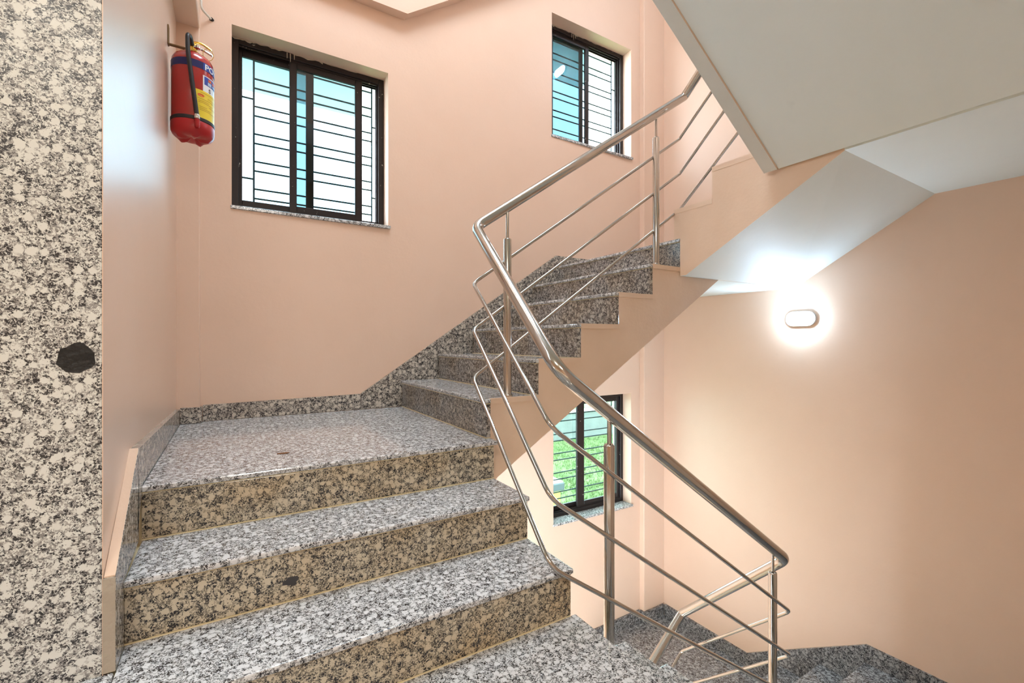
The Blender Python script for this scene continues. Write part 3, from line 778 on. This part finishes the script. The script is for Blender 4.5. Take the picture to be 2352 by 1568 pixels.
# valve, levers, pin ring, hose
bm = bmesh.new(); lathe(bm, [(.020, .394), (.020, .404), (.014, .406), (.014, .420), (.017, .422), (.017, .436), (.010, .440)], (ex, ey, ez), 16)
va = obj('valve', bm, M['brass'], fe, smooth=True)
bm = bmesh.new(); tube(bm, fillet([(ex - .01, ey, ez + .425), (ex + .03, ey - .004, ez + .424), (ex + .075, ey - .006, ez + .405)], .02), .0055, 8); obj('lever', bm, M['chrome'], va, smooth=True)
bm = bmesh.new(); tube(bm, fillet([(ex - .014, ey - .006, ez + .438), (ex + .03, ey - .006, ez + .450), (ex + .070, ey - .006, ez + .428)], .03), .0050, 8); obj('lever', bm, M['brass'], va, smooth=True)
bm = bmesh.new()
ringp = [(ex + .058 + .020 * math.cos(t), ey - .012, ez + .402 + .026 * math.sin(t)) for t in [2 * math.pi * k / 20 for k in range(21)]]
tube(bm, ringp, .0013, 6, cap=False); obj('pin_ring', bm, M['brass'], va, smooth=True)
bm = bmesh.new(); lathe(bm, [(.004, 0), (.014, .002), (.014, .010), (.004, .012)], (ex + .018, ey - .028, ez + .405), 14); obj('pressure_gauge', bm, M['chrome'], va, smooth=True)
hp = [(ex - .002, ey - .012, ez + .428), (ex - .008, ey - .050, ez + .446), (ex - .014, ey - .084, ez + .430), (ex - .013, ey - .091, ez + .36), (ex + .006, ey - .0925, ez + .20), (ex + .020, ey - .090, ez + .085)]
bm = bmesh.new(); tube(bm, fillet(hp, .035), .0088, 12); obj('hose', bm, M['black'], fe, smooth=True)
bm = bmesh.new(); lathe(bm, [(.0105, .070), (.0112, .072), (.0112, .086), (.0105, .088)], (ex + .020, ey - .090, ez), 14); obj('hose_clip', bm, M['chrome'], fe, smooth=True)
bm = bmesh.new(); lathe(bm, [(.006, .030), (.008, .032)] + [(.0105 if k % 2 else .0092, .036 + .004 * k) for k in range(9)], (ex + .021, ey - .091, ez), 14); obj('nozzle', bm, M['redplastic'], fe, smooth=True)
# wall bracket that carries it
wb = tag(obj('wall_bracket', boxbm((-0.238, 2.505, 2.205), (-0.233, 2.535, 2.288), .001, 1), M['rust']), 'thin rusty steel bracket on the left wall holding the red extinguisher', 'bracket')
bm = bmesh.new(); box(bm, (-0.233, 2.512, 2.207), (-0.155, 2.530, 2.211)); obj('arm', bm, M['rust'], wb)

# white conduit bending into the back wall
bm = bmesh.new(); tube(bm, fillet([(-0.132, 2.856, 3.0), (-0.132, 2.857, 2.612), (-0.088, 2.922, 2.609)], .022), .0055, 10)
cd = tag(obj('cable_conduit', bm, M['pvc'], smooth=True, origin=(-0.132, 2.856, 2.598)), 'thin white conduit bending into a dark hole above the extinguisher', 'pipe')
bm = bmesh.new()
tube(bm, [(-0.0915, 2.9165, 2.609), (-0.084, 2.928, 2.609)], .0095, 14); obj('grommet', bm, M['hole'], cd, smooth=True)

# ------------------------------------------------------------------ wall lamps, one on each storey
def wall_lamp(ly, lz, label):
    lx = XRW
    w = top('wall_lamp', (lx, ly, lz), label, 'lamp')
    def pill(bm, x0, x1, hw, hh, s0=1.0, s1=1.0, n=10):
        def ringp(x, s):
            out = []
            for side in (1, -1):
                for k in range(n + 1):
                    a = -math.pi / 2 + math.pi * k / n
                    out.append((x, ly + side * ((hw - hh) + hh * s * math.cos(a)), lz + side * hh * s * math.sin(a)))
            return [bm.verts.new(p) for p in out]
        r0, r1 = ringp(x0, s0), ringp(x1, s1); m = len(r0)
        for i in range(m): bm.faces.new((r0[i], r0[(i + 1) % m], r1[(i + 1) % m], r1[i]))
        bm.faces.new(r0[::-1]); bm.faces.new(r1)
        bmesh.ops.remove_doubles(bm, verts=bm.verts, dist=1e-5)
        bmesh.ops.recalc_face_normals(bm, faces=bm.faces)
    bm = bmesh.new(); pill(bm, lx, lx - .022, .098, .050); obj('housing', bm, M['plastic'], w, smooth=True)
    bm = bmesh.new(); pill(bm, lx - .022, lx - .046, .092, .044, 1.0, .72); obj('diffuser', bm, M['led'], w, smooth=True)
wall_lamp(1.705, 1.058, 'lit oval white bulkhead lamp glowing on the right wall')
wall_lamp(1.705, 1.058 + FH, 'same kind of lit lamp a storey higher, mirrored in the upper window glass')

# small dry leaf on the landing
bm = bmesh.new(); lv = []
for k in range(12):
    t = 2 * math.pi * k / 12; lv.append((0.166 + .021 * math.cos(t) * (1 + .15 * math.sin(3 * t)), 1.913 + .010 * math.sin(t), ZL + .0006))
prism(bm, lv, (0, 0, .002))
tag(obj('leaf', bm, M['leaf']), 'tiny brown leaf scrap lying on the polished left landing', 'leaf')

# ------------------------------------------------------------------ outside
GZ = -2.6
def grass_mat():
    m, nt, b, out = newmat('meadow_green')
    c = coords(nt)
    n = N(nt, 'ShaderNodeTexNoise', Scale=1.3, Detail=8.0, Roughness=0.7); L(nt, c, n.inputs['Vector'])
    r = ramp(nt, n.outputs[0], [(0.30, (0.055, 0.105, 0.032)), (0.5, (0.11, 0.175, 0.055)), (0.68, (0.17, 0.215, 0.09)), (0.78, (0.22, 0.23, 0.17))])
    L(nt, r.outputs[0], b.inputs['Base Color']); b.inputs['Roughness'].default_value = 0.9
    return m
M['grass'] = grass_mat()
bm = bmesh.new()
bmesh.ops.create_grid(bm, x_segments=60, y_segments=60, size=20)
import mathutils.noise as mn
for v in bm.verts:
    v.co.x += 14; v.co.y += 24
    v.co.z = GZ + .10 * mn.noise(v.co * .6) + .05 * mn.noise(v.co * 1.9)
g = tag(obj('ground', bm, M['grass'], smooth=True), kind='structure')
# tufts: real blades, uncountable
bm = bmesh.new(); rg = random.Random(5)
for i in range(9000):
    y = rg.uniform(7.0, 12.9); x = y * rg.uniform(.60, 1.15)
    if 4.6 < x < 5.9 and 7.35 < y < 8.4: continue
    z = GZ + .10 * mn.noise(Vector((x, y, 0)) * .6) - .03
    h_ = rg.uniform(.04, .13); a = rg.uniform(0, 6.28)
    for k in range(3):
        a2 = a + k * 2.1; wv = rg.uniform(.006, .014)
        p = Vector((x, y, z)); d = Vector((math.cos(a2), math.sin(a2), 0)); s = Vector((-d.y, d.x, 0)) * wv
        vv = [bm.verts.new(q) for q in (p - s, p + s, p + d * h_ * .5 + Vector((0, 0, h_)))]
        bm.faces.new(vv)
tag(obj('grass', bm, M['grass']), 'tall green grass seen through the lower window', 'grass', kind='stuff')
cw = tag(obj('boundary_wall', boxbm((-2, 13.0, GZ - .3), (34, 13.2, GZ + .93), .02, 1), paint('weathered_render', (.17, .185, .18), .9, .03, .2)), 'weathered grey boundary wall behind the grass outside the lower window', 'wall')
obj('coping', boxbm((-2, 12.94, GZ + .93), (34, 13.26, GZ + 1.0), .01, 1), M['white'], cw)
ub = top('utility_box', (5.35, 7.9, GZ), 'yellow box with grey and white cover on the grass outside', 'box')
obj('body', boxbm((4.75, 7.50, GZ - .05), (5.74, 8.25, GZ + .48), .01, 1), plain('yellow_paint', (.62, .50, .10), .5), ub)
obj('cover', boxbm((4.70, 7.44, GZ + .48), (5.80, 8.32, GZ + .63), .012, 1), plain('grey_cover', (.07, .085, .10), .5), ub)
obj('lid', boxbm((4.70, 7.46, GZ + .63), (5.78, 8.30, GZ + .66), .008, 1), M['white'], ub)
